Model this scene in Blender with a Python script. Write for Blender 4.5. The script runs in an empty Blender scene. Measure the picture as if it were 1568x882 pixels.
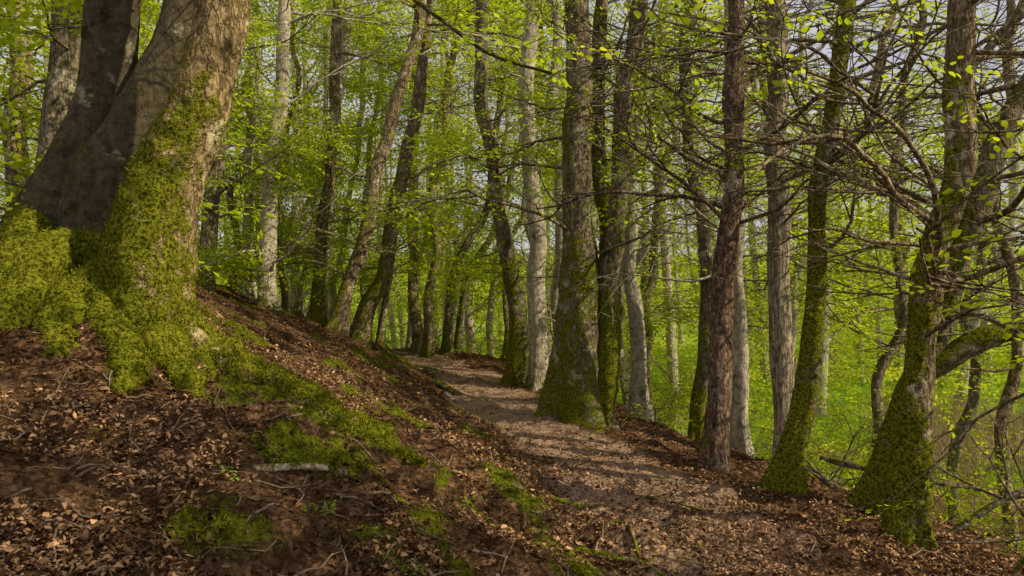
import bpy, math, numpy as np
from mathutils import Vector
rng = np.random.default_rng(11)
scene = bpy.context.scene
TO_SUN = np.array([0.76, -0.26, 0.66]); TO_SUN /= np.linalg.norm(TO_SUN)

# ---------------------------------------------------------------- noise
def _hash(ix, iy, iz, seed):
    n = (ix*73856093) ^ (iy*19349663) ^ (iz*83492791) ^ (seed*265443576)
    n = n & 0xffffffff
    n = ((n ^ (n >> 13))*1274126177) & 0xffffffff
    n = n ^ (n >> 16)
    return n/4294967295.0
def vnoise(x, y, z, seed=0):
    x, y, z = np.broadcast_arrays(np.asarray(x, float), np.asarray(y, float), np.asarray(z, float))
    ix = np.floor(x).astype(np.int64); iy = np.floor(y).astype(np.int64); iz = np.floor(z).astype(np.int64)
    fx = x-ix; fy = y-iy; fz = z-iz
    fx = fx*fx*(3-2*fx); fy = fy*fy*(3-2*fy); fz = fz*fz*(3-2*fz)
    r = 0
    for dx in (0, 1):
        for dy in (0, 1):
            for dz in (0, 1):
                w = (fx if dx else 1-fx)*(fy if dy else 1-fy)*(fz if dz else 1-fz)
                r = r+w*_hash(ix+dx, iy+dy, iz+dz, seed)
    return r
def fbm(x, y, z=0.0, oct=3, seed=0):
    a = 1.0; s = 0; t = 0; x = np.asarray(x, float); y = np.asarray(y, float); z = np.asarray(z, float)
    for o in range(oct):
        s = s+a*vnoise(x, y, z, seed+o*17); t += a; a *= .5; x = x*2.03; y = y*2.03; z = z*2.03
    return s/t
def sstep(a, b, x):
    t = np.clip((x-a)/(b-a), 0, 1); return t*t*(3-2*t)

# ---------------------------------------------------------------- terrain
PY = [-20, 0, 4, 5.3, 7.2, 9.2, 12.2, 15.3, 18, 24, 40, 80]
PX = [2.5, 1.6, 1.3, 1.1, .76, .13, -.49, -1.45, -2.36, -5, -10, -15]
_yy = np.linspace(-20, 80, 1001); _xx = np.interp(_yy, PY, PX)
_k = np.ones(15)/15; _xx = np.convolve(np.pad(_xx, 7, mode='edge'), _k, 'valid')
def path_x(y): return np.interp(y, _yy, _xx)
RIDGE = np.array([(-2.6, 4.9), (-1.9, 4.65), (-1.32, 4.5), (-.75, 4.4), (-.25, 4.35), (.36, 4.6), (.75, 4.5)])
def ridge_d(x, y):
    best = np.full(np.shape(x), 1e9)
    for a, b in zip(RIDGE[:-1], RIDGE[1:]):
        d = b-a; t = np.clip(((x-a[0])*d[0]+(y-a[1])*d[1])/(d@d), 0, 1)
        best = np.minimum(best, np.hypot(x-a[0]-t*d[0], y-a[1]-t*d[1]))
    return best
def path_w(x, y):
    hw = np.interp(y, [0, 5, 9, 13, 20], [.85, .8, .70, .66, .6])
    wob = (fbm(x*1.3, y*1.3, 3.1, 2)-.5)*.6+(fbm(x*5, y*5, 1.1, 2)-.5)*.3
    return (1-sstep(hw-.35, hw+.3, np.abs(x-path_x(y))+wob))*(1-sstep(16.5, 19.5, y))*np.interp(y, [3, 7], [.45, 1])
LEDGES = [(-1.3, 11.2, -.3, 10.4, .12), (-1.7, 13.2, -.5, 12.9, .1), (-.9, 8.6, -.2, 8.2, .16), (.2, 5.9, .9, 5.6, .07), (-.3, 9.6, .5, 9.3, .08)]
def ground(x, y, fine=True):
    x = np.asarray(x, float); y = np.asarray(y, float)
    px = path_x(y)
    zp = np.interp(y, [-10, 4, 7, 12, 15, 17, 19, 22, 30, 40], [.05, .05, -.05, -.09, -.02, .05, .0, -.4, -1.9, -2.5])
    s = np.interp(y, [-4, 2.6, 5, 14, 18, 20, 28], [.2, .27, .6, .6, .5, .4, .12])
    H = np.interp(y, [0, 5, 12, 20], [4.2, 4.2, 3.3, 2.2])
    dl = np.maximum((px-.62)-x, 0); dl = dl*dl/(dl+.12)
    rise = H*(1-np.exp(-s*dl/H))
    dr = np.maximum(x-(px+.7), 0)
    drop = .13*dr+.42*np.maximum(dr-1.0, 0)**2/(np.maximum(dr-1.0, 0)+1.2)
    near = np.maximum(zp+rise-drop, -2.65)
    r = np.hypot(x, y)
    far = -2.65+7*sstep(48, 160, r)+18*sstep(150, 500, r)
    w = np.maximum(sstep(20, 34, y), sstep(26, 45, np.abs(x)))
    z = near*(1-w)+far*w
    pw = path_w(x, y)
    nearm = 1-sstep(25, 45, r)
    z = z+nearm*((fbm(x*.7, y*.7, 0, 2, 5)-.5)*.22*(1-.6*pw))
    rd = ridge_d(x+(fbm(x*2, y*2, 5, 2, 3)-.5)*.5, y+(fbm(x*2, y*2, 9, 2, 3)-.5)*.5)
    z = z+.13*np.exp(-(rd/.2)**2)*sstep(.3, .7, fbm(x*2.5, y*2.5, 0, 2, 9))
    z = z+.22*np.exp(-(((x+2.9)/.9)**2+((y-5.0)/.8)**2))
    if fine:
        z = z+nearm*((fbm(x*2.6, y*2.6, 0, 3, 21)-.5)*.27*(1-.75*pw)+(fbm(x*11, y*11, 0, 2, 31)-.5)*.075*(1-.3*pw))
        for (ax, ay, bx, by, h) in LEDGES:
            d = np.array([bx-ax, by-ay]); t = np.clip(((x-ax)*d[0]+(y-ay)*d[1])/(d@d), 0, 1)
            dd = np.hypot(x-ax-t*d[0], y-ay-t*d[1]); z = z+h*np.exp(-(dd/.13)**2)
    return z
def moss_m(x, y):
    dl = (path_x(y)-.62)-x
    m = fbm(x*2.3, y*2.3, 0, 4, 41)
    b = -.022+.08*np.exp(-((dl-.9)/.9)**2)-.04*sstep(3, 5, dl)
    b = b+.19*np.exp(-(ridge_d(x, y)/.30)**2)+.16*np.exp(-(((x+2.6)/.8)**2+((y-4.5)/.5)**2))
    b = b-.5*path_w(x, y)-.15*sstep(0, 1, -dl)
    return np.clip((m+b-.54)*5, 0, 1)

# ---------------------------------------------------------------- mesh helper
class MB:
    def __init__(s): s.v = []; s.f = []; s.n = 0; s.a = []; s.m = []; s.fs = []
    def add(s, v, f, attr=0.0, mat=0):
        v = np.asarray(v, np.float32).reshape(-1, 3); f = np.asarray(f, np.int64)
        s.v.append(v); s.f.append((f+s.n).ravel()); s.fs.append(np.full(len(f), f.shape[1])); s.n += len(v)
        s.a.append(np.broadcast_to(np.asarray(attr, np.float32), (len(v),)))
        s.m.append(np.full(len(f), mat))
    def shift(s, o):
        for q in range(len(s.v)): s.v[q] = s.v[q]-np.asarray(o, np.float32)
    def build(s, name, mats, attr='rnd', origin=(0, 0, 0), smooth=True, parent=None):
        me = bpy.data.meshes.new(name)
        v = np.concatenate(s.v)-np.asarray(origin, np.float32); f = np.concatenate(s.f); fs = np.concatenate(s.fs)
        me.vertices.add(len(v)); me.vertices.foreach_set('co', v.astype(np.float32).ravel())
        me.loops.add(len(f)); me.loops.foreach_set('vertex_index', f.astype(np.int32))
        me.polygons.add(len(fs)); st = np.concatenate([[0], np.cumsum(fs)[:-1]])
        me.polygons.foreach_set('loop_start', st.astype(np.int32))
        me.polygons.foreach_set('material_index', np.concatenate(s.m).astype(np.int32))
        me.polygons.foreach_set('use_smooth', np.full(len(fs), smooth))
        at = me.attributes.new(attr, 'FLOAT', 'POINT'); at.data.foreach_set('value', np.concatenate(s.a).astype(np.float32))
        me.update(calc_edges=True)
        for m in mats: me.materials.append(m)
        o = bpy.data.objects.new(name, me); scene.collection.objects.link(o)
        if parent is not None: o.parent = parent
        else: o.location = origin
        return o

def spline(P, step):
    P = np.asarray(P, float); Q = np.vstack([2*P[0]-P[1], P, 2*P[-1]-P[-2]]); out = []
    for i in range(1, len(Q)-2):
        L = np.linalg.norm(Q[i+1][:3]-Q[i][:3]); n = max(1, int(L/step)); t = np.linspace(0, 1, n, endpoint=False)[:, None]
        a, b, c, d = Q[i-1], Q[i], Q[i+1], Q[i+2]
        out.append(.5*((2*b)+(-a+c)*t+(2*a-5*b+4*c-d)*t*t+(-a+3*b-3*c+d)*t**3))
    out.append(P[-1:]); return np.vstack(out)
def frames(pts):
    T = np.gradient(pts, axis=0); T /= np.linalg.norm(T, axis=1)[:, None]+1e-9
    n = np.cross(T[0], [0, 1, 0.01]); n /= np.linalg.norm(n); N = np.empty_like(T)
    for i in range(len(T)):
        n = n-T[i]*(n@T[i]); n = n/np.linalg.norm(n); N[i] = n
    return T, N, np.cross(T, N)
_fc = {}
def tube_faces(m, n):
    if (m, n) not in _fc:
        i = np.arange(m-1)[:, None]*n; j = np.arange(n)[None]; k = (j+1) % n
        _fc[(m, n)] = np.stack([i+j, i+k, i+n+k, i+n+j], -1).reshape(-1, 4)
    return _fc[(m, n)]
def tube(mb, pts, rad, n=6, attr=0.0, mat=0):
    pts = np.asarray(pts, float); T, N, B = frames(pts); rad = np.broadcast_to(rad, (len(pts),))
    a = np.arange(n)/n*2*np.pi
    V = pts[:, None]+rad[:, None, None]*(np.cos(a)[None, :, None]*N[:, None]+np.sin(a)[None, :, None]*B[:, None])
    mb.add(V, tube_faces(len(pts), n), attr, mat)

def trunk(mb, ctrl, moss=.3, flare=.6, n=28, step=.07, rough=.1, seed=0, lump=0.0, moss_h=1.2, sc=.84, wander=0.0):
    S = spline(ctrl, step); pts = S[:, :3]; r = np.maximum(S[:, 3], .01)*sc
    w = np.stack([fbm(pts[:, 2]*.8, seed*3.3, 1, 2, 3)-.5, fbm(pts[:, 2]*.8, seed*5.1, 7, 2, 4)-.5, 0*r], 1)
    pts = pts+w*.5*np.minimum(r*2.2, .22)[:, None]+w*wander*sstep(0, 2.5, pts[:, 2]-pts[0, 2])[:, None]
    T, N, B = frames(pts); a = np.arange(n)/n*2*np.pi
    h = np.maximum(np.concatenate([[0], np.cumsum(np.linalg.norm(np.diff(pts, axis=0), axis=1))])-.3, 0)
    ph = np.random.default_rng(seed).uniform(0, 6.28, 4)
    lob = np.clip(.5+.5*np.sin(a*4+ph[0])+.35*np.sin(a*7+ph[1])+.3*np.sin(a*2+ph[2]), 0, 2)
    fl = flare*np.exp(-h/(.14+.9*r[0]))
    R = r[:, None]*(1+fl[:, None]*(.25+1.1*lob[None]))
    R = R*(1+.1*np.exp(-h/2.5)[:, None]*np.sin(a*3+ph[3])[None])
    dirs = np.cos(a)[None, :, None]*N[:, None]+np.sin(a)[None, :, None]*B[:, None]
    P0 = pts[:, None]+r[:, None, None]*dirs
    q = P0/np.array([1, 1, 2.2])
    f1 = fbm(q[..., 0]*5, q[..., 1]*5, q[..., 2]*5, 3, seed)-.5
    f2 = fbm(P0[..., 0]*22, P0[..., 1]*22, P0[..., 2]*9, 2, seed+3)-.5
    rs = np.sqrt(r[:, None]*.2)
    R = R+f1*rough*2.2*rs+f2*rough*.55*rs
    mv = moss*(.4+.7*np.exp(-h/moss_h))[:, None]+.2*(-dirs[..., 0]*.5+dirs[..., 2])+(fbm(P0[..., 0]*2, P0[..., 1]*2, P0[..., 2]*1.1, 2, seed+9)-.5)*.8
    mv = np.clip(mv, 0, 1)
    if lump:
        c = fbm(P0[..., 0]*9, P0[..., 1]*9, P0[..., 2]*9, 3, 77)
        R = R+lump*sstep(.3, .7, mv)*(c-.3)
    V = pts[:, None]+R[..., None]*dirs
    mb.add(V, tube_faces(len(pts), n)); mb.a[-1] = mv.ravel().astype(np.float32)
    return pts, r, V, mv

def unit(v): return v/(np.linalg.norm(v)+1e-9)
def grow(p, d, L, r, lev, out, spr, wig=.18, lift=.02, kids=4, leafy=1.0):
    n = max(4, int(L/.16)); P = [p]; q = p
    W = rng.normal(0, wig, (n, 3)); W[:, 2] *= .7
    for i in range(n):
        d = unit(d+W[i]+np.array([0, 0, lift])); q = q+d*(L/n); P.append(q)
    P = np.array(P); out.append((P, np.linspace(r, max(r*.3, .003), n+1)))
    if lev > 0:
        for k in range(kids):
            t = .2+.8*(k+rng.random())/kids; i = min(n, max(1, int(t*n))); dd = unit(P[i]-P[i-1])
            s = unit(np.cross(dd, [0, 0, 1]))*(1 if rng.random() < .5 else -1)+np.array([0, 0, rng.normal(0, .25)])
            grow(P[i], unit(dd*.6+s*.8), L*rng.uniform(.35, .6), r*.45, lev-1, out, spr, wig, lift, kids, leafy)
    if lev <= 1:
        for i in range(1, n+1):
            if rng.random() < .5*leafy: spr.append((P[i], unit(P[i]-P[i-1]+rng.normal(0, .5, 3)*[1, 1, .4])))

# openings cut into the leaf canopy so sun reaches chosen floor / trunk spots
GAPS = np.array([(1.0, 6.2, 0, .65), (.55, 7.6, 0, .95), (.2, 9.0, 0, .8), (-.4, 11.6, 0, 1.0), (-1.2, 14.5, 0, 1.1), (1.3, 4.9, 0, .45), (-1.1, 4.5, .7, .5), (-2.1, 4.6, 1.9, .6), (-1.9, 4.6, 3.1, .5),
                 (.4, 12.5, 2.5, .8), (.4, 12.5, 4.5, .8), (2.78, 4.9, .9, .45), (2.95, 4.9, 2.6, .45), (2.8, 7.4, 2.0, .5), (2.8, 7.4, 3.6, .6), (.95, 9.5, 1.5, .6), (.9, 9.5, 3.8, .6), (-3.0, 13.4, 1.8, .9), (-2.2, 13.4, 4.0, .9),
                 (-4.3, 13, 2.2, .9), (-3.8, 14.2, 4, .9), (-1.5, 10, .6, .9), (-2.5, 8, 1.0, .8), (-.9, 6.8, .5, .6), (2.1, 7, 2.2, .5), (2.55, 6.2, 1.0, .45), (-3.3, 5.4, 2.6, .4), (-2.2, 17.5, 3, 1.0), (-.6, 5.4, .5, .35), (-5.5, 14, 4, 1.0), (1.85, 10.5, 2.5, .6),
                 (-1.6, 13, 5.0, .8), (-3.5, 13, 5.5, .8), (-2.0, 6.0, 1.2, .5), (-.3, 5.6, .3, .35)])
def sunny(P):
    keep = np.ones(len(P), bool); e1 = unit(np.cross(TO_SUN, [0, 1, 0])); e2 = np.cross(TO_SUN, e1)
    for g in GAPS:
        d = P-g[:3]; t = d@TO_SUN; u = d@e1; v = d@e2
        rr = g[3]*(.75+.9*(fbm(u*2.2+g[0], v*2.2+g[1], 0, 2, 12)-.35))
        keep &= ~((t > .25) & (np.hypot(u, v) < rr+.15))
    return keep

# ---------------------------------------------------------------- leaf sprays
def leaf_tpl(K, hexa, seed, ll=.13):
    g = np.random.default_rng(seed); V = []
    for i in range(K):
        t = (i+.5)/K; side = 1 if i % 2 else -1; off = side*abs(g.normal(0, .16))*(1.1-t)
        b = np.array([t, off, g.normal(0, .03)-.08*t*t]); a = side*g.uniform(.5, 1.2); l = ll*g.uniform(.75, 1.2); w = l*.34
        f = np.array([math.cos(a), math.sin(a), g.normal(-.15, .2)]); s = np.array([-math.sin(a), math.cos(a), g.normal(0, .3)])
        up = np.array([0, 0, l*.08])
        if hexa: V += [b, b+f*l*.3+s*w*.9+up, b+f*l*.68+s*w*.75+up, b+f*l, b+f*l*.68-s*w*.75+up, b+f*l*.3-s*w*.9+up]
        else: V += [b, b+f*l*.5+s*w+up, b+f*l, b+f*l*.5-s*w+up]
    return np.array(V)
TPL = {h: [leaf_tpl(16, h, k) for k in range(5)] for h in (True, False)}
def sprays(mb, P, D, S, hexa=False, tilt=.35, gaps=True):
    P = np.asarray(P, float); D = np.asarray(D, float); S = np.broadcast_to(S, (len(P),))
    if gaps and len(P):
        k = sunny(P); P = P[k]; D = D[k]; S = S[k]
    m = len(P)
    if m == 0: return
    f = D/np.linalg.norm(D, axis=1)[:, None]; u = np.array([0, 0, 1.])+rng.normal(0, tilt, (m, 3))
    u = u-f*np.sum(u*f, 1)[:, None]; u /= np.linalg.norm(u, axis=1)[:, None]; s = np.cross(u, f)
    which = rng.integers(0, 5, m); c = 6 if hexa else 4
    for k in range(5):
        i = np.where(which == k)[0]
        if len(i) == 0: continue
        t = TPL[hexa][k]; R = np.stack([f[i], s[i], u[i]], 1)
        V = P[i][:, None]+S[i][:, None, None]*np.einsum('vk,mkj->mvj', t, R); nl = len(t)//c
        F = np.arange(len(i)*len(t)).reshape(-1, c)
        rv = np.clip(rng.random(len(i))[:, None]*.6+rng.random((len(i), nl))*.4, 0, 1)
        mb.add(V.reshape(-1, 3), F); mb.a[-1] = np.repeat(rv.ravel(), c).astype(np.float32)

# ---------------------------------------------------------------- materials
def newmat(name):
    m = bpy.data.materials.new(name); m.use_nodes = True; nt = m.node_tree; nt.nodes.clear()
    out = nt.nodes.new('ShaderNodeOutputMaterial'); return m, nt, out
def N(nt, t, ins=None, **kw):
    n = nt.nodes.new(t)
    for k, v in kw.items(): setattr(n, k, v)
    if ins:
        for k, v in ins.items():
            if isinstance(v, bpy.types.NodeSocket): nt.links.new(v, n.inputs[k])
            else: n.inputs[k].default_value = v
    return n
def mixc(nt, fac, a, b, mode='MIX'):
    n = nt.nodes.new('ShaderNodeMix'); n.data_type = 'RGBA'; n.blend_type = mode
    for i, v in ((0, fac), (6, a), (7, b)):
        if isinstance(v, bpy.types.NodeSocket): nt.links.new(v, n.inputs[i])
        else: n.inputs[i].default_value = v if i == 0 else (v[0], v[1], v[2], 1)
    return n.outputs[2]
def math_(nt, op, a, b=0.0, clamp=False):
    n = nt.nodes.new('ShaderNodeMath'); n.operation = op; n.use_clamp = clamp
    for i, v in ((0, a), (1, b)):
        if isinstance(v, bpy.types.NodeSocket): nt.links.new(v, n.inputs[i])
        else: n.inputs[i].default_value = v
    return n.outputs[0]
def maprange(nt, v, a, b, c=0.0, d=1.0):
    return N(nt, 'ShaderNodeMapRange', {0: v, 1: a, 2: b, 3: c, 4: d}).outputs[0]
def noise_n(nt, vec, scale, detail=3, rough=.6):
    return N(nt, 'ShaderNodeTexNoise', {'Vector': vec, 'Scale': scale, 'Detail': detail, 'Roughness': rough}).outputs[0]

def bark(name, c1, c2, lichen=(.42, .42, .34), lich=.62, fiss=1.0, mossc=(.165, .17, .014), fs=14, zs=.22):
    m, nt, out = newmat(name); co = N(nt, 'ShaderNodeTexCoord').outputs['Object']
    st = N(nt, 'ShaderNodeMapping', {'Vector': co, 'Scale': (1, 1, zs)}).outputs[0]
    ridge = noise_n(nt, st, fs, 3, .65)
    crack = maprange(nt, math_(nt, 'ABSOLUTE', math_(nt, 'SUBTRACT', ridge, .5)), 0.0, .085)
    big = noise_n(nt, co, 3.2, 4, .7); mid = noise_n(nt, co, 17, 4, .75)
    col = mixc(nt, maprange(nt, mid, .38, .62), c1, c2)
    dark = mixc(nt, math_(nt, 'MULTIPLY', math_(nt, 'SUBTRACT', 1.0, crack), .85*fiss, True), col, tuple(.16*v for v in c1))
    col = mixc(nt, math_(nt, 'MULTIPLY', maprange(nt, big, lich, lich+.06), maprange(nt, mid, .4, .55), True), dark, lichen)
    col = mixc(nt, maprange(nt, big, .44, .32, 0, .75), col, tuple(.22*v for v in c1))
    at = N(nt, 'ShaderNodeAttribute', attribute_name='moss').outputs['Fac']
    mf = maprange(nt, math_(nt, 'ADD', at, math_(nt, 'MULTIPLY', math_(nt, 'SUBTRACT', noise_n(nt, co, 8, 4, .75), .5), 1.4)), .44, .6)
    mn = noise_n(nt, co, 42, 3, .8)
    mcol = mixc(nt, maprange(nt, mn, .38, .62), tuple(.18*v for v in mossc), tuple(1.6*v for v in mossc))
    col = mixc(nt, mf, col, mcol)
    hb = math_(nt, 'ADD', math_(nt, 'MULTIPLY', crack, .8*fiss), mid)
    hm = math_(nt, 'ADD', .6, math_(nt, 'MULTIPLY', mn, 1.8))
    mh = N(nt, 'ShaderNodeMix', {0: mf, 2: hb, 3: hm}).outputs[0]
    bp = N(nt, 'ShaderNodeBump', {'Height': mh, 'Strength': .9, 'Distance': .022}).outputs[0]
    b = N(nt, 'ShaderNodeBsdfDiffuse', {'Color': col, 'Roughness': .3, 'Normal': bp})
    nt.links.new(b.outputs[0], out.inputs[0]); return m
M_beech = bark('bark_beech_dark', (.065, .052, .03), (.135, .11, .062), fiss=.2, fs=9, lich=.6, lichen=(.32, .28, .17))
M_pale = bark('bark_beech_pale', (.34, .29, .195), (.60, .53, .38), fiss=.4, fs=12, lich=.58, lichen=(.68, .64, .5))
M_rough = bark('bark_rough', (.23, .165, .085), (.47, .365, .215), fiss=.9, fs=17, lich=.56, lichen=(.62, .55, .36))
M_gold = bark('bark_golden', (.22, .15, .06), (.50, .37, .18), fiss=.8, fs=12, lich=.55, lichen=(.62, .52, .3), zs=.4)
M_red = bark('bark_reddish', (.17, .11, .07), (.36, .25, .165), fiss=.9, fs=24, lich=.58, zs=.3, lichen=(.46, .38, .27))
M_oak = bark('bark_grey_ridged', (.34, .27, .17), (.58, .48, .32), fiss=.9, fs=26, lich=.6, zs=.12)
M_moss = bark('bark_mossy', (.15, .12, .065), (.35, .29, .18), fiss=.7, fs=16, lich=.58, lichen=(.52, .48, .32))
BK = dict(beech=M_beech, pale=M_pale, rough=M_rough, red=M_red, oak=M_oak, mossy=M_moss, gold=M_gold)

def leafmat(name, d1, d2, t1, t2, tr=.5):
    m, nt, out = newmat(name); at = N(nt, 'ShaderNodeAttribute', attribute_name='rnd').outputs['Fac']
    D = N(nt, 'ShaderNodeBsdfDiffuse', {'Color': mixc(nt, at, d1, d2)})
    T = N(nt, 'ShaderNodeBsdfTranslucent', {'Color': mixc(nt, at, t1, t2)})
    mx = N(nt, 'ShaderNodeMixShader', {0: tr, 1: D.outputs[0], 2: T.outputs[0]})
    nt.links.new(mx.outputs[0], out.inputs[0]); return m
L_green = leafmat('leaf_spring_green', (.12, .20, .010), (.36, .42, .02), (.34, .50, .012), (.80, .86, .03), .54)
L_far = leafmat('leaf_distant_green', (.13, .19, .014), (.42, .46, .03), (.34, .46, .02), (.82, .84, .05), .5)
L_lit = leafmat('leaf_litter_brown', (.04, .018, .008), (.60, .36, .18), (.06, .03, .01), (.3, .15, .05), .08)
L_moss = leafmat('moss_tufts', (.05, .06, .005), (.34, .35, .02), (.08, .10, .01), (.36, .38, .02), .3)
L_grass = leafmat('grass_blades', (.11, .21, .016), (.24, .40, .03), (.2, .42, .02), (.4, .62, .04), .45)
L_reed = leafmat('reed_straw', (.3, .22, .11), (.5, .4, .22), (.2, .15, .08), (.3, .24, .12), .3)
def plain(name, c1, c2, sc=30):
    m, nt, out = newmat(name); co = N(nt, 'ShaderNodeTexCoord').outputs['Object']; n = noise_n(nt, co, sc, 3, .7)
    b = N(nt, 'ShaderNodeBsdfDiffuse', {'Color': mixc(nt, maprange(nt, n, .35, .65), c1, c2)})
    nt.links.new(b.outputs[0], out.inputs[0]); return m
M_twig = plain('twig_bark', (.10, .07, .04), (.32, .24, .16))

def ground_mat():
    m, nt, out = newmat('forest_floor'); co = N(nt, 'ShaderNodeTexCoord').outputs['Object']
    A = lambda n: N(nt, 'ShaderNodeAttribute', attribute_name=n).outputs['Fac']
    n1 = noise_n(nt, co, 4, 4, .7); n2 = noise_n(nt, co, 38, 4, .75)
    vor = N(nt, 'ShaderNodeTexVoronoi', {'Vector': co, 'Scale': 40.0})
    vr = N(nt, 'ShaderNodeSeparateColor', {0: vor.outputs['Color']}).outputs[0]
    soil = mixc(nt, maprange(nt, n2, .35, .68), (.026, .013, .006), (.15, .08, .038))
    soil = mixc(nt, math_(nt, 'MULTIPLY', math_(nt, 'MULTIPLY', vr, vr), .6), soil, (.36, .21, .11))
    soil = mixc(nt, maprange(nt, n1, .5, .66, 0, .65), soil, (.022, .012, .006))
    pth = mixc(nt, maprange(nt, n2, .35, .65), (.19, .115, .07), (.56, .385, .255))
    pth = mixc(nt, maprange(nt, n1, .47, .62, 0, .65), pth, (.12, .068, .038))
    pf = maprange(nt, math_(nt, 'ADD', A('path'), math_(nt, 'MULTIPLY', math_(nt, 'SUBTRACT', n2, .5), 1.2)), .3, .8)
    col = mixc(nt, pf, soil, pth)
    mf = maprange(nt, math_(nt, 'ADD', A('moss'), math_(nt, 'MULTIPLY', math_(nt, 'SUBTRACT', noise_n(nt, co, 14, 4, .75), .5), 1.3)), .42, .62)
    mc = mixc(nt, maprange(nt, n2, .35, .65), (.024, .03, .004), (.19, .20, .014))
    col = mixc(nt, mf, col, mc)
    gr = mixc(nt, maprange(nt, n1, .35, .65), (.12, .20, .016), (.34, .47, .045))
    col = mixc(nt, A('grass'), col, gr)
    hh = math_(nt, 'ADD', math_(nt, 'MULTIPLY', n2, 1.4), math_(nt, 'MULTIPLY', vor.outputs[0], .8))
    bp = N(nt, 'ShaderNodeBump', {'Height': hh, 'Strength': .9, 'Distance': .024}).outputs[0]
    b = N(nt, 'ShaderNodeBsdfDiffuse', {'Color': col, 'Roughness': .3, 'Normal': bp})
    nt.links.new(b.outputs[0], out.inputs[0]); return m
M_ground = ground_mat()

# ---------------------------------------------------------------- ground sheet
tx = np.arange(-5.9, 5.9, .018); gx = 3*np.sinh(tx)
ty = np.arange(-2.2, 5.9, .016); gy = 3.5+3*np.sinh(ty)
GX, GY = np.meshgrid(gx, gy); GZ = ground(GX, GY)
nx, ny = len(gx), len(gy)
mb = MB(); i = np.arange(ny-1)[:, None]*nx+np.arange(nx-1)[None]
F = np.stack([i, i+1, i+nx+1, i+nx], -1).reshape(-1, 4)
mm = moss_m(GX, GY)
GZ = GZ+mm*(fbm(GX*7, GY*7, 0, 3, 61)-.2)*.09
mb.add(np.stack([GX, GY, GZ], -1), F); mb.a[-1] = mm.ravel().astype(np.float32)
g_ob = mb.build('ground', [M_ground], attr='moss')
valley = sstep(-1.0, -1.5, GZ)*sstep(.36, .52, fbm(GX*.5, GY*.5, 0, 2, 71))*sstep(3.2, 4.2, GX)
for nm, arr in (('path', path_w(GX, GY)), ('grass', np.clip(np.maximum(sstep(21, 27, GY), valley)+sstep(16, 30, np.abs(GX)), 0, 1))):
    at = g_ob.data.attributes.new(nm, 'FLOAT', 'POINT'); at.data.foreach_set('value', arr.ravel().astype(np.float32))

def scatter_leaves(name, mat, n, ymin, ymax, size, keep, tilt=.5, lift=(.002, .028), xr=(-.95, .9), pad=.6):
    y = np.exp(rng.uniform(math.log(ymin), math.log(ymax), n)); x = rng.uniform(xr[0], xr[1], n)*(y+pad)
    k = rng.random(n) < keep(x, y); x = x[k]; y = y[k]; n = len(x)
    z = ground(x, y)+rng.uniform(*lift, n); sz = size*(.35+1.15*rng.random(n)**1.5)
    u = np.array([0, 0, 1.])+rng.normal(0, tilt, (n, 3)); u /= np.linalg.norm(u, axis=1)[:, None]
    a = rng.uniform(0, 2*np.pi, n); f = np.stack([np.cos(a), np.sin(a), 0*a], 1); f = f-u*np.sum(f*u, 1)[:, None]; f /= np.linalg.norm(f, axis=1)[:, None]
    s = np.cross(u, f)*rng.uniform(.35, 1.05, n)[:, None]; cur = rng.normal(.15, .2, n)
    tp = [(-.5, 0, 0), (-.15, .3, 1), (.25, .22, 1), (.5, 0, .3), (.25, -.22, 1), (-.15, -.3, 1)]
    c = np.stack([x, y, z], 1)
    V = np.stack([c+sz[:, None]*(f*t[0]+s*t[1]+u*(t[2]*cur)[:, None]) for t in tp], 1)
    tone = np.clip(rng.random(n)**2.1*(.3+1.4*sstep(.35, .65, fbm(x*2.3, y*2.3, 0, 3, 55))), 0, 1)
    m = MB(); m.add(V, np.arange(n*6).reshape(-1, 6)); m.a[-1] = np.repeat(tone, 6).astype(np.float32)
    return m.build(name, [mat], smooth=False)
scatter_leaves('leaf_litter', L_lit, 420000, 1.1, 20, .032,
               lambda x, y: (1-.6*path_w(x, y))*(1-.7*moss_m(x, y))*(.15+1.3*sstep(.3, .58, fbm(x*2, y*2, 0, 3, 90)))*(ground(x, y, False) > -2.0))
def blades(mb, x, y, z, h, w, lean=.35, rv=None, nrm=None):
    n = len(x); a = rng.uniform(0, 2*np.pi, n); s = np.stack([np.cos(a), np.sin(a), 0*a], 1)*w[:, None]
    up = (np.array([0, 0, 1.]) if nrm is None else nrm)+rng.normal(0, lean, (n, 3)); up = up/np.linalg.norm(up, axis=1)[:, None]*h[:, None]
    c = np.stack([x, y, z], 1); b2 = rng.normal(0, .25, (n, 3))*h[:, None]
    V = np.stack([c-s, c+s, c+up+b2*.6], 1)
    mb.add(V.reshape(-1, 3), np.arange(n*3).reshape(-1, 3)); mb.a[-1] = np.repeat(rng.random(n) if rv is None else rv, 3).astype(np.float32)
mb = MB(); n = 700000; y = np.exp(rng.uniform(math.log(1.2), math.log(15), n)); x = rng.uniform(-.9, .6, n)*(y+.5)
k = rng.random(n) < moss_m(x, y)**1.3; x = x[k]; y = y[k]
z = ground(x, y)+moss_m(x, y)*(fbm(x*7, y*7, 0, 3, 61)-.2)*.09
blades(mb, x, y, z-.004, rng.uniform(.008, .024, len(x)), rng.uniform(.003, .007, len(x)), .7, np.clip(fbm(x*9, y*9, 0, 2, 44)*1.8-.6+rng.normal(0, .2, len(x)), 0, 1))
mb.build('moss', [L_moss], smooth=False)

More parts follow.
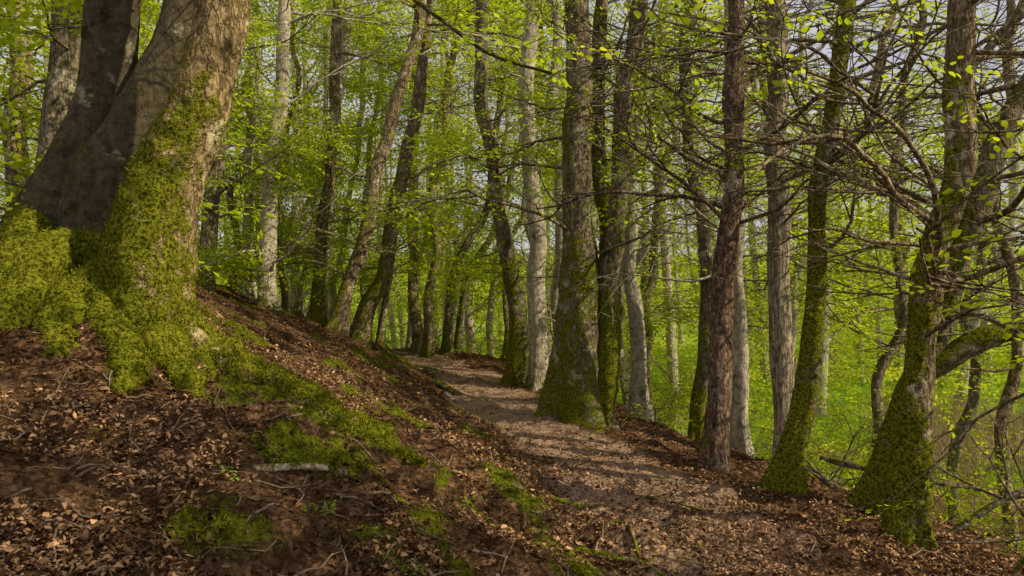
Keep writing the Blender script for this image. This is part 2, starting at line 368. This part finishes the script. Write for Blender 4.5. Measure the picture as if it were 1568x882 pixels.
mb = MB(); n = 90000; y = rng.uniform(4.5, 34, n); x = y*rng.uniform(.3, .95, n); zz = ground(x, y)
k = (zz < -1.15) & (x > 3.6) & (fbm(x*.5, y*.5, 0, 2, 71) > .43); x = x[k]; y = y[k]; zz = zz[k]
blades(mb, x, y, zz-.02, rng.uniform(.08, .28, len(x)), rng.uniform(.006, .014, len(x)), .35); mb.build('meadow_grass', [L_grass], smooth=False)
mb = MB(); n = 9000; y = rng.uniform(16, 27, n); x = y*rng.uniform(.5, .85, n); zz = ground(x, y)
k = fbm(x*.7, y*.7, 0, 3, 8) > .52; x, y, zz = x[k], y[k], zz[k]
blades(mb, x, y, zz-.02, rng.uniform(.3, 1.2, len(x)), rng.uniform(.008, .018, len(x)), .25); mb.build('reeds', [L_reed], smooth=False)

# ---------------------------------------------------------------- trees
def add_branches(mb, spr, pts, r, nb, zmin, zmax, Lr, kids=4, lev=2, leafy=1.0, lift=.02, wig=.18, bias=None, up=(-.1, .5)):
    idx = np.where((pts[:, 2] > zmin) & (pts[:, 2] < zmax))[0]
    if len(idx) == 0: return
    out = []
    for b in range(nb):
        i = rng.choice(idx); a = rng.uniform(0, 2*np.pi); d = np.array([math.cos(a), math.sin(a), rng.uniform(*up)])
        if bias is not None: d[:2] = d[:2]+bias
        L = rng.uniform(*Lr); grow(pts[i], unit(d), L, min(r[i]*.3, .010*L+.004), lev, out, spr, wig, lift, kids, leafy)
    for P, R in out: tube(mb, P, R, 5 if R[0] > .012 else 3, .2)
def foliage(spr, ob, first, hexa, lsz, crown=None):
    lb = MB()
    if spr:
        P = np.array([s[0] for s in spr]); D = np.array([s[1] for s in spr])
        sprays(lb, P, D, lsz*rng.uniform(.6, 1.15, len(P)), hexa)
    if crown:
        top, n, sp = crown; P = np.asarray(top)+rng.normal(0, 1, (n, 3))*sp; D = rng.normal(0, 1, (n, 3))*[1, 1, .3]
        sprays(lb, P, D, rng.uniform(.8, 1.3, n))
    if lb.v: lb.shift(first); lb.build('foliage', [L_green], parent=ob)
def make_tree(name, stems, kind, moss=.3, nb=14, flare=.6, zr=None, Lr=(.9, 2.4), leafy=1.1, kids=4, crown=None, hexa=False, lsz=.54,
              seg=24, step=.09, lump=0.0, extra=(), lift=.02, moss_h=1.2, bias=None, up=(-.1, .5), rough=.12, sc=.84, sink=.3, wander=.2):
    mb = MB(); spr = []; seed = int(rng.integers(1, 9999)); first = None; info = []
    for si, st in enumerate(stems):
        st = [list(q) for q in st]
        if st[0][2] is None: st[0][2] = float(ground(st[0][0], st[0][1]))-sink
        a, b = np.array(st[-2]), np.array(st[-1])
        if st[-1][2] < 9 and si < 3:
            d = unit(b[:3]-a[:3]); d = unit(d+np.array([0, 0, .8])); t = 9.5-b[2]
            st.append(list(b[:3]+d*t*.5)+[b[3]*.8]); st.append(list(b[:3]+d*t)+[b[3]*.5])
        if first is None: first = (st[0][0], st[0][1], st[0][2]+sink)
        z_top = 1.65+.43*max(st[0][1], 4)
        z0, z1 = zr if zr else (1.8, z_top)
        pts, r, V, mv = trunk(mb, st, moss, flare if si == 0 else .15, seg, step, rough, seed+si*7, lump, moss_h, sc, wander)
        info.append((pts, r, V, mv))
        add_branches(mb, spr, pts, r, nb if si == 0 else nb//2, z0, z1, Lr, kids, 2, leafy, lift, .2, bias, up)
    for e in extra:
        E = spline(e, .08); trunk(mb, e, moss, 0, 14, .06, rough, seed+50, sc=1.0)
        add_branches(mb, spr, E[:, :3], E[:, 3], 5, -9, 99, (.4, 1.0), 3, 1, leafy)
    ob = mb.build(name, [BK[kind]], attr='moss', origin=first)
    foliage(spr, ob, first, hexa, lsz, crown)
    return ob, info

# the big multi-stemmed beech on the bank
A = [(-3.5, 5.35, 1.0, .40), (-3.45, 5.4, 2.0, .35), (-3.25, 5.4, 2.55, .28), (-3.06, 5.4, 3.08, .22), (-2.98, 5.4, 3.81, .20), (-2.95, 5.5, 5.5, .18)]
B = [(-3.1, 5.35, 1.0, .34), (-3.0, 5.35, 2.3, .29), (-2.84, 5.35, 2.75, .21), (-2.66, 5.35, 3.2, .16), (-2.47, 5.4, 3.8, .15), (-2.3, 5.6, 5.5, .14)]
C = [(-2.36, 4.65, .8, .30), (-2.36, 4.62, 1.45, .30), (-2.31, 4.6, 1.85, .27), (-2.20, 4.6, 2.32, .22), (-2.04, 4.62, 2.74, .195), (-1.95, 4.65, 3.12, .18), (-1.89, 4.7, 3.5, .175), (-1.9, 4.9, 5.2, .16), (-1.9, 5.2, 9, .12)]
overhang = [(-1.88, 4.75, 4.3, .04), (-1.4, 4.7, 4.25, .03), (-.8, 4.5, 3.62, .018), (-.36, 4.5, 3.27, .013), (-.1, 4.5, 3.1, .010), (.25, 4.45, 2.98, .006)]
gr = lambda x, y, o=0.: float(ground(x, y))+o
def rootline(xy, r0, r1, dz=0.0):
    n = len(xy); return [(p[0], p[1], gr(p[0], p[1], dz), r0+(r1-r0)*i/(n-1)) for i, p in enumerate(xy)]
bt, binfo = make_tree('unseen_shade_tree', [A, B], 'beech', moss=.55, nb=6, flare=.1, zr=(4.4, 7), Lr=(1.2, 2.6), hexa=True, lsz=.42, seg=56, step=.04,
                lump=.04, extra=[overhang], moss_h=1.0, rough=.07, sc=.90, wander=0)
mb = MB(); ci = trunk(mb, C, .82, .1, 72, .03, .17, 77, .07, 1.7, .95); mb.shift(bt.location); mb.build('front_stem', [M_gold], attr='moss', parent=bt)
mb = MB(); RV = []
rl = [rootline([(-2.9, 4.9), (-3.0, 4.65), (-2.98, 4.4), (-2.85, 4.1)], .22, .16, .0),
      rootline([(-2.5, 4.75), (-2.62, 4.5), (-2.68, 4.3), (-2.55, 4.0)], .2, .12, .0),
      rootline([(-2.3, 4.6), (-2.2, 4.4), (-2.05, 4.3), (-1.85, 4.2)], .13, .05, .0),
      rootline([(-2.2, 4.7), (-1.85, 4.62), (-1.4, 4.5), (-.9, 4.42), (-.5, 4.42)], .09, .025, -.02),
      rootline([(-3.4, 5.1), (-3.4, 4.85), (-3.3, 4.6)], .15, .08, -.08),
      rootline([(-2.6, 4.6), (-2.45, 4.35), (-2.2, 4.15), (-2.1, 3.9)], .12, .05, .0),
      rootline([(-2.2, 4.75), (-1.7, 5.0), (-1.3, 5.1), (-.9, 5.5)], .08, .02, .0)]
for k, q in enumerate(rl):
    q[0] = (q[0][0], q[0][1], q[0][2]+.1, q[0][3]); q[-1] = (q[-1][0], q[-1][1], q[-1][2]-q[-1][3]*1.6, q[-1][3]); q.append((2*q[-1][0]-q[-2][0], 2*q[-1][1]-q[-2][1], q[-1][2]-.35, q[-1][3]*.6))
    RV.append(trunk(mb, q, .9 if k != 3 else .5, 0, 30, .03, .24, 300+k, .15, 5, 1.0))
mb.shift(bt.location); mb.build('buttress_roots', [M_gold], attr='moss', parent=bt)
tb = MB()
for (pts, r, V, mv) in list(binfo)+[ci]+RV:
    c = pts[:, None]; Vn = V-c; Vn = Vn/(np.linalg.norm(Vn, axis=2)[..., None]+1e-6)
    VV = V.reshape(-1, 3); NN = Vn.reshape(-1, 3); w = sstep(.5, .8, mv.ravel())*(VV[:, 2] < 4.2); s = w.sum()
    if s <= 0: continue
    cnt = 10000; idx = rng.choice(len(VV), cnt, p=w/s); P = VV[idx]+rng.normal(0, .012, (cnt, 3))
    tone = np.clip(fbm(P[:, 0]*9, P[:, 1]*9, P[:, 2]*9, 2, 45)*2.2-.8+rng.normal(0, .2, cnt), 0, 1)
    blades(tb, P[:, 0], P[:, 1], P[:, 2], rng.uniform(.008, .024, cnt), rng.uniform(.003, .007, cnt), .6, tone, NN[idx])
tb.shift(bt.location); tb.build('moss_tufts', [L_moss], parent=bt, smooth=False)

def T(name, kind, y, base, pts, moss=.3, **k):
    st = [(base[0], y, None, base[1])]+[(p[0], y+(p[3] if len(p) > 3 else 0), p[1], p[2]) for p in pts]
    return make_tree(name, [st], kind, moss, **k)
T('unseen_shade_tree', 'mossy', 6.9, (-4.5, .3), [(-4.35, 3.2, .24), (-4.25, 4.8, .2)], .5)
T('oak_tree', 'rough', 9, (-6.25, .17), [(-6.2, 3.2, .15), (-6.22, 5.4, .13)], .4)
T('unseen_shade_tree', 'mossy', 13, (-5.7, .2), [(-5.42, 3.2, .16), (-5.2, 5.1, .14)], .5)
T('unseen_shade_tree', 'pale', 15, (-5.58, .13), [(-5.5, 3.5, .12), (-5.44, 6.3, .1)], .35)
T('unseen_shade_tree', 'pale', 13, (-4.42, .18), [(-4.36, 3, .16), (-4.12, 6.9, .13)], .48)
T('oak_tree', 'rough', 14, (-3.87, .16), [(-3.8, 2, .14), (-3.62, 4.1, .13), (-3.36, 7.3, .12)], .55, moss_h=2)
T('unseen_shade_tree', 'pale', 15, (-3.95, .15), [(-3.8, 4.2, .13), (-3.5, 7.6, .12)], .42)
T('hornbeam_tree', 'rough', 13, (-3.2, .17), [(-2.98, 1.7, .15), (-2.65, 2.75, .14), (-2.06, 5.3, .13), (-1.7, 6.9, .12)], .55, moss_h=2)
T('hornbeam_tree', 'rough', 13.5, (-2.95, .2), [(-2.7, 1.3, .19), (-2.42, 1.95, .17), (-2.26, 3.4, .15), (-1.83, 4.85, .14), (-1.58, 6.6, .13)], .52, moss_h=2)
T('unseen_shade_tree', 'rough', 18, (-2.36, .18), [(-2.44, 3.9, .15), (-2.27, 7.2, .13)], .5)
T('unseen_shade_tree', 'rough', 17, (-2.0, .14), [(-1.84, 3.4, .12), (-1.45, 6.9, .1)], .5)
T('hornbeam_tree', 'mossy', 18, (-1.7, .14), [(-1.4, 2.2, .12), (-.7, 3.5, .11), (-.4, 5.6, .09)], .55)
T('hornbeam_tree', 'mossy', 19, (-1.5, .13), [(-1.2, 1.8, .11), (-.6, 2.9, .1), (.1, 4.9, .09)], .55)
T('oak_tree', 'mossy', 13, (.05, .22), [(.07, 1.2, .19), (-.2, 2.95, .17), (-.4, 4.5, .16), (-.6, 6.3, .14)], .6, nb=11, moss_h=2.5)
T('unseen_shade_tree', 'pale', 12.5, (.47, .2), [(.4, 1.8, .18), (.3, 4.4, .165), (.35, 6.7, .15)], .38, nb=9, leafy=.8)
T('unseen_shade_tree', 'pale', 14, (.97, .15), [(.9, 3.1, .13), (.84, 6, .12)], .3, nb=10)
for (x, y, r, kd, ln) in [(-6.3, 16, .09, 'rough', .3), (-5.1, 17, .08, 'pale', .4), (-4.9, 15.5, .07, 'rough', .1), (-4.5, 18, .1, 'pale', .5), (-3.6, 17.5, .08, 'pale', .2), (-3.1, 16.5, .08, 'rough', .6),
                          (-2.8, 20, .1, 'pale', .5), (-.6, 20, .1, 'pale', .3), (-.2, 18, .07, 'rough', .5), (.6, 20, .1, 'pale', -.2), (-7.3, 15, .1, 'pale', .2), (-7.9, 13, .09, 'rough', .3), (-6.0, 19.5, .1, 'pale', .4)]:
    T('hornbeam_tree', kd, y, (x, r*1.3), [(x+ln*.4, 2.2, r), (x+ln, 4.5, r*.9), (x+ln*1.7, 7.5, r*.8)], .4, nb=11, seg=14, step=.15, wander=.5)
main = [(.85, 9.5, None, .40), (.88, 9.5, .5, .38), (.9, 9.5, 1.2, .34), (.93, 9.5, 2.0, .28), (.87, 9.5, 3.0, .22), (.86, 9.5, 3.8, .2), (.87, 9.5, 5.5, .19)]
sec = [(1.12, 9.45, -.3, .22), (1.2, 9.4, .7, .2), (1.33, 9.4, 1.8, .17), (1.39, 9.45, 2.9, .15), (1.5, 9.5, 4.2, .14), (1.65, 9.5, 5.5, .12)]
thr = [(1.1, 9.7, .6, .15), (1.3, 9.8, 2.2, .12), (1.2, 9.9, 3.8, .11), (1.25, 9.9, 5.6, .1)]
make_tree('oak_tree', [main, sec, thr], 'mossy', .62, nb=11, flare=.6, seg=56, step=.05, lump=.03, moss_h=2.8, rough=.24, wander=.15, leafy=.8)
T('birch_tree', 'pale', 10.5, (1.92, .15), [(1.8, 2.0, .12), (1.82, 4, .11), (1.92, 5.9, .1)], .35, leafy=.6)
T('hornbeam_tree', 'mossy', 10, (2.55, .13), [(2.65, 1.75, .11), (2.55, 3.85, .1), (2.5, 5.7, .1)], .55, leafy=.6)
T('pine_tree', 'red', 7, (1.95, .13), [(2.04, 1.9, .12), (2.17, 3.5, .11), (2.18, 4.5, .1)], .28, leafy=.25, seg=36, step=.05, rough=.2, nb=14, wander=.15)
T('unseen_shade_tree', 'pale', 8.5, (2.71, .14), [(2.67, 1.2, .11), (2.64, 2.7, .1), (2.56, 5.1, .09)], .35, leafy=.3)
T('ash_tree', 'oak', 7.4, (2.83, .14), [(2.8, 1.9, .13), (2.79, 3.3, .125), (2.77, 4.6, .12)], .3, leafy=.25, seg=40, step=.05, flare=.35, nb=13, wander=.1)
T('hornbeam_tree', 'mossy', 6.2, (2.3, .13), [(2.42, .3, .11), (2.54, .85, .1), (2.6, 1.45, .085), (2.7, 2.7, .08), (2.91, 4.15, .07)], .75, leafy=.22, seg=36, step=.05, flare=.8, moss_h=4, sc=.95, nb=14, wander=.2)
T('larch_tree', 'rough', 4.9, (2.71, .165), [(2.72, .2, .15), (2.75, .6, .14), (2.8, 1.16, .12), (2.88, 1.83, .118), (2.96, 2.4, .105), (3.02, 2.9, .1), (3.1, 3.6, .095)], .5,
  leafy=.16, nb=18, seg=64, step=.03, rough=.3, lump=.018, flare=.35, kids=4, zr=(1.0, 4.2), hexa=True, lsz=.38, sc=.8, moss_h=4, wander=.12)
bent = [(2.8, 5.6, None, .15), (2.98, 5.6, .43, .13), (3.14, 5.6, .84, .12), (3.42, 5.6, 1.5, .11), (3.59, 5.6, 2.22, .11), (3.74, 5.6, 2.75, .1), (4.0, 5.6, 3.2, .09), (4.4, 5.6, 3.9, .08)]
limb = [(3.2, 5.6, .98, .085), (3.36, 5.55, 1.1, .085), (3.6, 5.5, 1.27, .08), (4.0, 5.45, 1.38, .075), (4.5, 5.4, 1.5, .06), (5.1, 5.3, 1.9, .04)]
make_tree('hornbeam_tree', [bent], 'mossy', .6, nb=16, seg=40, step=.04, leafy=.22, extra=[limb], zr=(1.2, 4.5), rough=.18, lsz=.42, moss_h=3, wander=.15)
for (x, y, r, kd, ln) in [(4.6, 9, .07, 'mossy', .3), (5.6, 8, .07, 'rough', -.2), (3.6, 12, .1, 'pale', .2), (4.9, 13, .11, 'rough', -.3), (2.2, 14, .1, 'pale', .1), (3.0, 16, .12, 'mossy', .3),
                          (6.8, 11, .09, 'mossy', .5), (7.6, 13.5, .11, 'rough', -.4), (1.5, 17, .12, 'rough', 0), (6.2, 16, .12, 'pale', .2)]:
    T('alder_tree', kd, y, (x, r*1.2), [(x+ln*.4, 1.5, r), (x+ln, 4, r*.85), (x+ln*1.3, 6.5, r*.7)], .45, leafy=.5, nb=16, Lr=(1, 2.8), zr=(.6, 6.5), wander=.7)
# unseen tree added out of view so that its crown shades the foreground bank
T('unseen_shade_tree', 'pale', -1.0, (7.4, .2), [(7.3, 3, .18), (7.2, 7, .15)], .2, nb=0, crown=((6.4, -.6, 6.8), 620, [1.8, 1.4, .8]))

# ---------------------------------------------------------------- shrubs & undergrowth
def shrub(x, y, h, w, n):
    mb = MB(); out = []; spr = []; z = gr(x, y, -.05)
    for k in range(n):
        a = rng.uniform(0, 6.28); grow(np.array([x+rng.normal(0, .1), y+rng.normal(0, .1), z]), unit(np.array([math.cos(a)*w, math.sin(a)*w, 1.])), h*rng.uniform(.6, 1.1), .012, 2, out, spr, .2, -.01, 4, .55)
    for P, R in out: tube(mb, P, R, 3, .2)
    ob = mb.build('shrub', [M_twig], origin=(x, y, z)); lb = MB()
    P = np.array([s[0] for s in spr]); D = np.array([s[1] for s in spr]); sprays(lb, P, D, .36*rng.uniform(.6, 1.1, len(P))); lb.shift((x, y, z))
    lb.build('leaves', [L_green], parent=ob)
for a in [(3.6, 7.6, 1.2, .8, 4), (4.4, 8.4, 1.5, .8, 5), (3.2, 8.8, 1.3, .7, 4), (2.2, 10.8, 1.2, .7, 4), (5.4, 9.6, 1.6, .8, 5), (1.6, 13, 1.5, .8, 4), (3.4, 11, 1.6, .8, 5), (6.4, 8.8, 1.6, .8, 4), (5.0, 11.5, 1.8, .8, 5), (6.0, 13.5, 2.0, .8, 5), (2.6, 12.2, 1.6, .8, 5), (4.3, 6.9, 1.1, .8, 4), (8.6, 12.6, 1.8, .8, 5),
          (4.0, 14, 2, .8, 5), (-1.0, 19.5, 1.4, .9, 5), (.4, 18, 1.6, .8, 5), (-3.4, 20, 1.4, .9, 5), (5.2, 6.8, 1.3, .8, 4), (-5.2, 17.5, 1.5, .8, 5), (1.8, 19, 2, .8, 5)]: shrub(*a)

# ---------------------------------------------------------------- distant trees
mb = MB(); cl = []
for k in range(110):
    y = rng.uniform(21, 58); x = y*rng.uniform(-.85, .85); z = gr(x, y, -.2); r = rng.uniform(.09, .18); lx = rng.normal(0, .9)
    P = spline([(x, y, z), (x+lx*.3, y, z+3), (x+lx, y+rng.normal(0, .5), z+7), (x+lx*1.2, y, z+13)], .6); tube(mb, P, np.linspace(r*1.2, r*.5, len(P)), 7, rng.random()*.6)
    for b in range(8):
        i = rng.integers(len(P)//6, len(P)); out = []; a = rng.uniform(0, 6.28)
        grow(P[i], unit(np.array([math.cos(a), math.sin(a), .5])), rng.uniform(1.5, 4), r*.35, 1, out, [], .15, .02, 3)
        for Q, R in out: tube(mb, Q, R, 3, .3)
        for q in range(2): cl.append(out[min(q, len(out)-1)][0][-1-q*2])
dt = mb.build('distant_trees', [M_pale], attr='moss')
for k in range(520):
    y = rng.uniform(19, 60); x = y*rng.uniform(-.9, .9); g0 = gr(x, y)
    if x > .3*y and rng.random() < .45: continue
    cl.append(np.array([x, y, g0+abs(rng.normal(0, 1))*.2*y+.3]))
for k in range(260):
    y = rng.uniform(17, 42); x = y*rng.uniform(-.9, .9); g0 = gr(x, y)
    if abs(x/y+.14) < .1 and rng.random() < .85: continue
    cl.append(np.array([x, y, g0+rng.uniform(.1, 2.2)]))
cl = np.array(cl); lb = MB(); cnt = rng.integers(5, 14, len(cl)); P = np.repeat(cl, cnt, 0)
P = P+rng.normal(0, 1, P.shape)*[.7, .7, .33]; D = rng.normal(0, 1, P.shape)*[1, 1, .25]
sprays(lb, P, D, .6+.015*P[:, 1]*rng.uniform(.6, 1.2, len(P)), tilt=.45)
lb.build('foliage', [L_far], parent=dt)
lb = MB(); n = 2600; y = rng.uniform(62, 150, n); x = y*rng.uniform(-1.1, 1.1, n); zz = ground(x, y, False); P = np.stack([x, y, zz+rng.uniform(0, 5, n)], 1)
k = fbm(x*.05, y*.05, 0, 2, 4) > .5; P = P[k]
sprays(lb, P, rng.normal(0, 1, P.shape)*[1, 1, .4], rng.uniform(3.0, 5.5, len(P)), tilt=.6, gaps=False); lb.build('hillside_woodland', [L_far])

# ---------------------------------------------------------------- twigs, roots, logs
mb = MB()
for k in range(900):
    y = math.exp(rng.uniform(math.log(1.5), math.log(14))); x = rng.uniform(-.85, .8)*(y+.3); a = rng.uniform(0, 6.28); L = rng.uniform(.1, .5)
    if float(path_w(x, y)) > .5 and rng.random() < .5: continue
    a2 = a+np.cumsum(rng.normal(0, .2, 7)); X = x+np.cumsum(np.cos(a2))*L/7; Y = y+np.cumsum(np.sin(a2))*L/7
    tube(mb, np.stack([X, Y, ground(X, Y)+rng.uniform(.01, .035)], 1), np.linspace(rng.uniform(.003, .009), .0015, 7), 5)
mb.build('fallen_twigs', [M_twig])
mb = MB()
for xy, r0 in [([(.0, 4.85), (.4, 4.6), (.85, 4.65), (1.25, 4.45)], .04), ([(.35, 4.25), (.75, 4.1), (1.0, 4.2), (1.4, 4.0)], .03), ([(.1, 4.3), (.4, 4.0), (.6, 3.8), (.9, 3.7)], .035), ([(.5, 4.75), (.7, 4.4), (.75, 4.1), (.95, 3.8)], .022),
               ([(-.2, 3.2), (.1, 3.0), (.3, 3.05), (.55, 2.9)], .025), ([(-1.15, 2.6), (-.8, 2.75), (-.6, 2.9), (-.35, 2.85), (-.1, 3.1)], .024), ([(-1.2, 11.1), (-.7, 10.8), (-.3, 10.5)], .06), ([(-1.6, 13.2), (-.9, 13.1), (-.4, 12.8)], .06), ([(-.8, 8.6), (-.5, 8.4), (-.1, 8.2)], .06),
               ([(1.2, 6.3), (1.6, 6.2), (2.2, 6.2)], .04), ([(1.3, 9), (1.0, 8.6), (.9, 8.2)], .07), ([(.6, 9.3), (.2, 9.5), (-.3, 9.6)], .06), ([(-1.6, 6.6), (-1.1, 6.3), (-.6, 6.4), (-.2, 6.0)], .03), ([(-1.3, 3.6), (-.9, 3.75), (-.4, 3.6), (0, 3.75)], .024),
               ([(.2, 5.5), (.6, 5.45), (1.0, 5.6), (1.5, 5.4)], .022), ([(-.5, 4.4), (-.1, 4.1), (.1, 3.7), (.35, 3.5)], .024)]:
    q = [(a, b, gr(a, b, .0), r0*(1-.6*i/(len(xy)-1))) for i, (a, b) in enumerate(xy)]; trunk(mb, q, .35, 0, 12, .04, .1, 5)
mb.build('tree_roots', [M_rough], attr='moss')
for q, r in [([(3.0, 7.0, .0), (3.6, 6.7, -.1), (4.3, 6.6, -.2)], .04), ([(3.3, 6.0, -.45), (3.0, 6.8, -.2), (2.9, 7.6, -.05)], .05), ([(3.0, 5.2, -.25), (3.5, 5.1, .15), (4.2, 5.0, .5)], .03), ([(3.1, 4.6, -.35), (3.3, 4.5, .1), (3.45, 4.5, .6)], .02)]:
    mb = MB(); trunk(mb, [(*p, r*(1-.2*i)) for i, p in enumerate(q)], .35, 0, 16, .05, .12, 8); out = []
    for k in range(4): grow(np.array(q[1]), unit(rng.normal(0, 1, 3)+[0, 0, .6]), .7, .012, 1, out, [], .2, 0, 3)
    for P, R in out: tube(mb, P, R, 4)
    mb.build('fallen_branch', [M_moss], attr='moss')
for (x, y) in [(-1.35, 3.4), (-.85, 3.35), (-.45, 3.0), (.1, 3.1), (-1.6, 4.0), (-1.2, 3.75), (-.3, 3.9)]:
    lb = MB(); z = gr(x, y); tube(lb, [(x, y, z-.02), (x, y, z+.04), (x+.01, y, z+.08)], .002, 4)
    sprays(lb, np.tile([x, y, z+.06], (2, 1)), rng.normal(0, 1, (2, 3))*[1, 1, .1], .16, True, gaps=False); lb.build('beech_seedling', [L_grass])

# ---------------------------------------------------------------- light, sky, camera
el = math.asin(TO_SUN[2]); az = math.atan2(TO_SUN[0], TO_SUN[1])
w = bpy.data.worlds.new('World'); scene.world = w; w.use_nodes = True; nt = w.node_tree; bg = nt.nodes['Background']
sky = nt.nodes.new('ShaderNodeTexSky'); sky.sky_type = 'NISHITA'; sky.sun_disc = False; sky.sun_elevation = el; sky.sun_rotation = az; sky.dust_density = 4.0
cc = N(nt, 'ShaderNodeTexCoord').outputs['Generated']; cn = noise_n(nt, cc, 3.0, 4, .6)
cl_ = mixc(nt, maprange(nt, cn, .3, .6, .6, .95), sky.outputs[0], (9.4, 9.1, 10.2))
nt.links.new(cl_, bg.inputs[0]); bg.inputs[1].default_value = .07
sl = bpy.data.lights.new('sun', 'SUN'); sl.energy = 5; sl.angle = math.radians(.5); sl.color = (1, .88, .66); so = bpy.data.objects.new('sun', sl); scene.collection.objects.link(so)
so.rotation_euler = Vector(TO_SUN).to_track_quat('Z', 'Y').to_euler(); so.location = (20, 5, 30)
cam = bpy.data.cameras.new('camera'); cam.lens = 25.26; cam.sensor_width = 36; cam.clip_start = .05; cam.clip_end = 2000
co = bpy.data.objects.new('camera', cam); scene.collection.objects.link(co); co.location = (0, 0, 1.65); co.rotation_euler = (math.radians(90), 0, 0); scene.camera = co
scene.view_settings.view_transform = 'Standard'; scene.view_settings.look = 'None'; scene.view_settings.exposure = 0
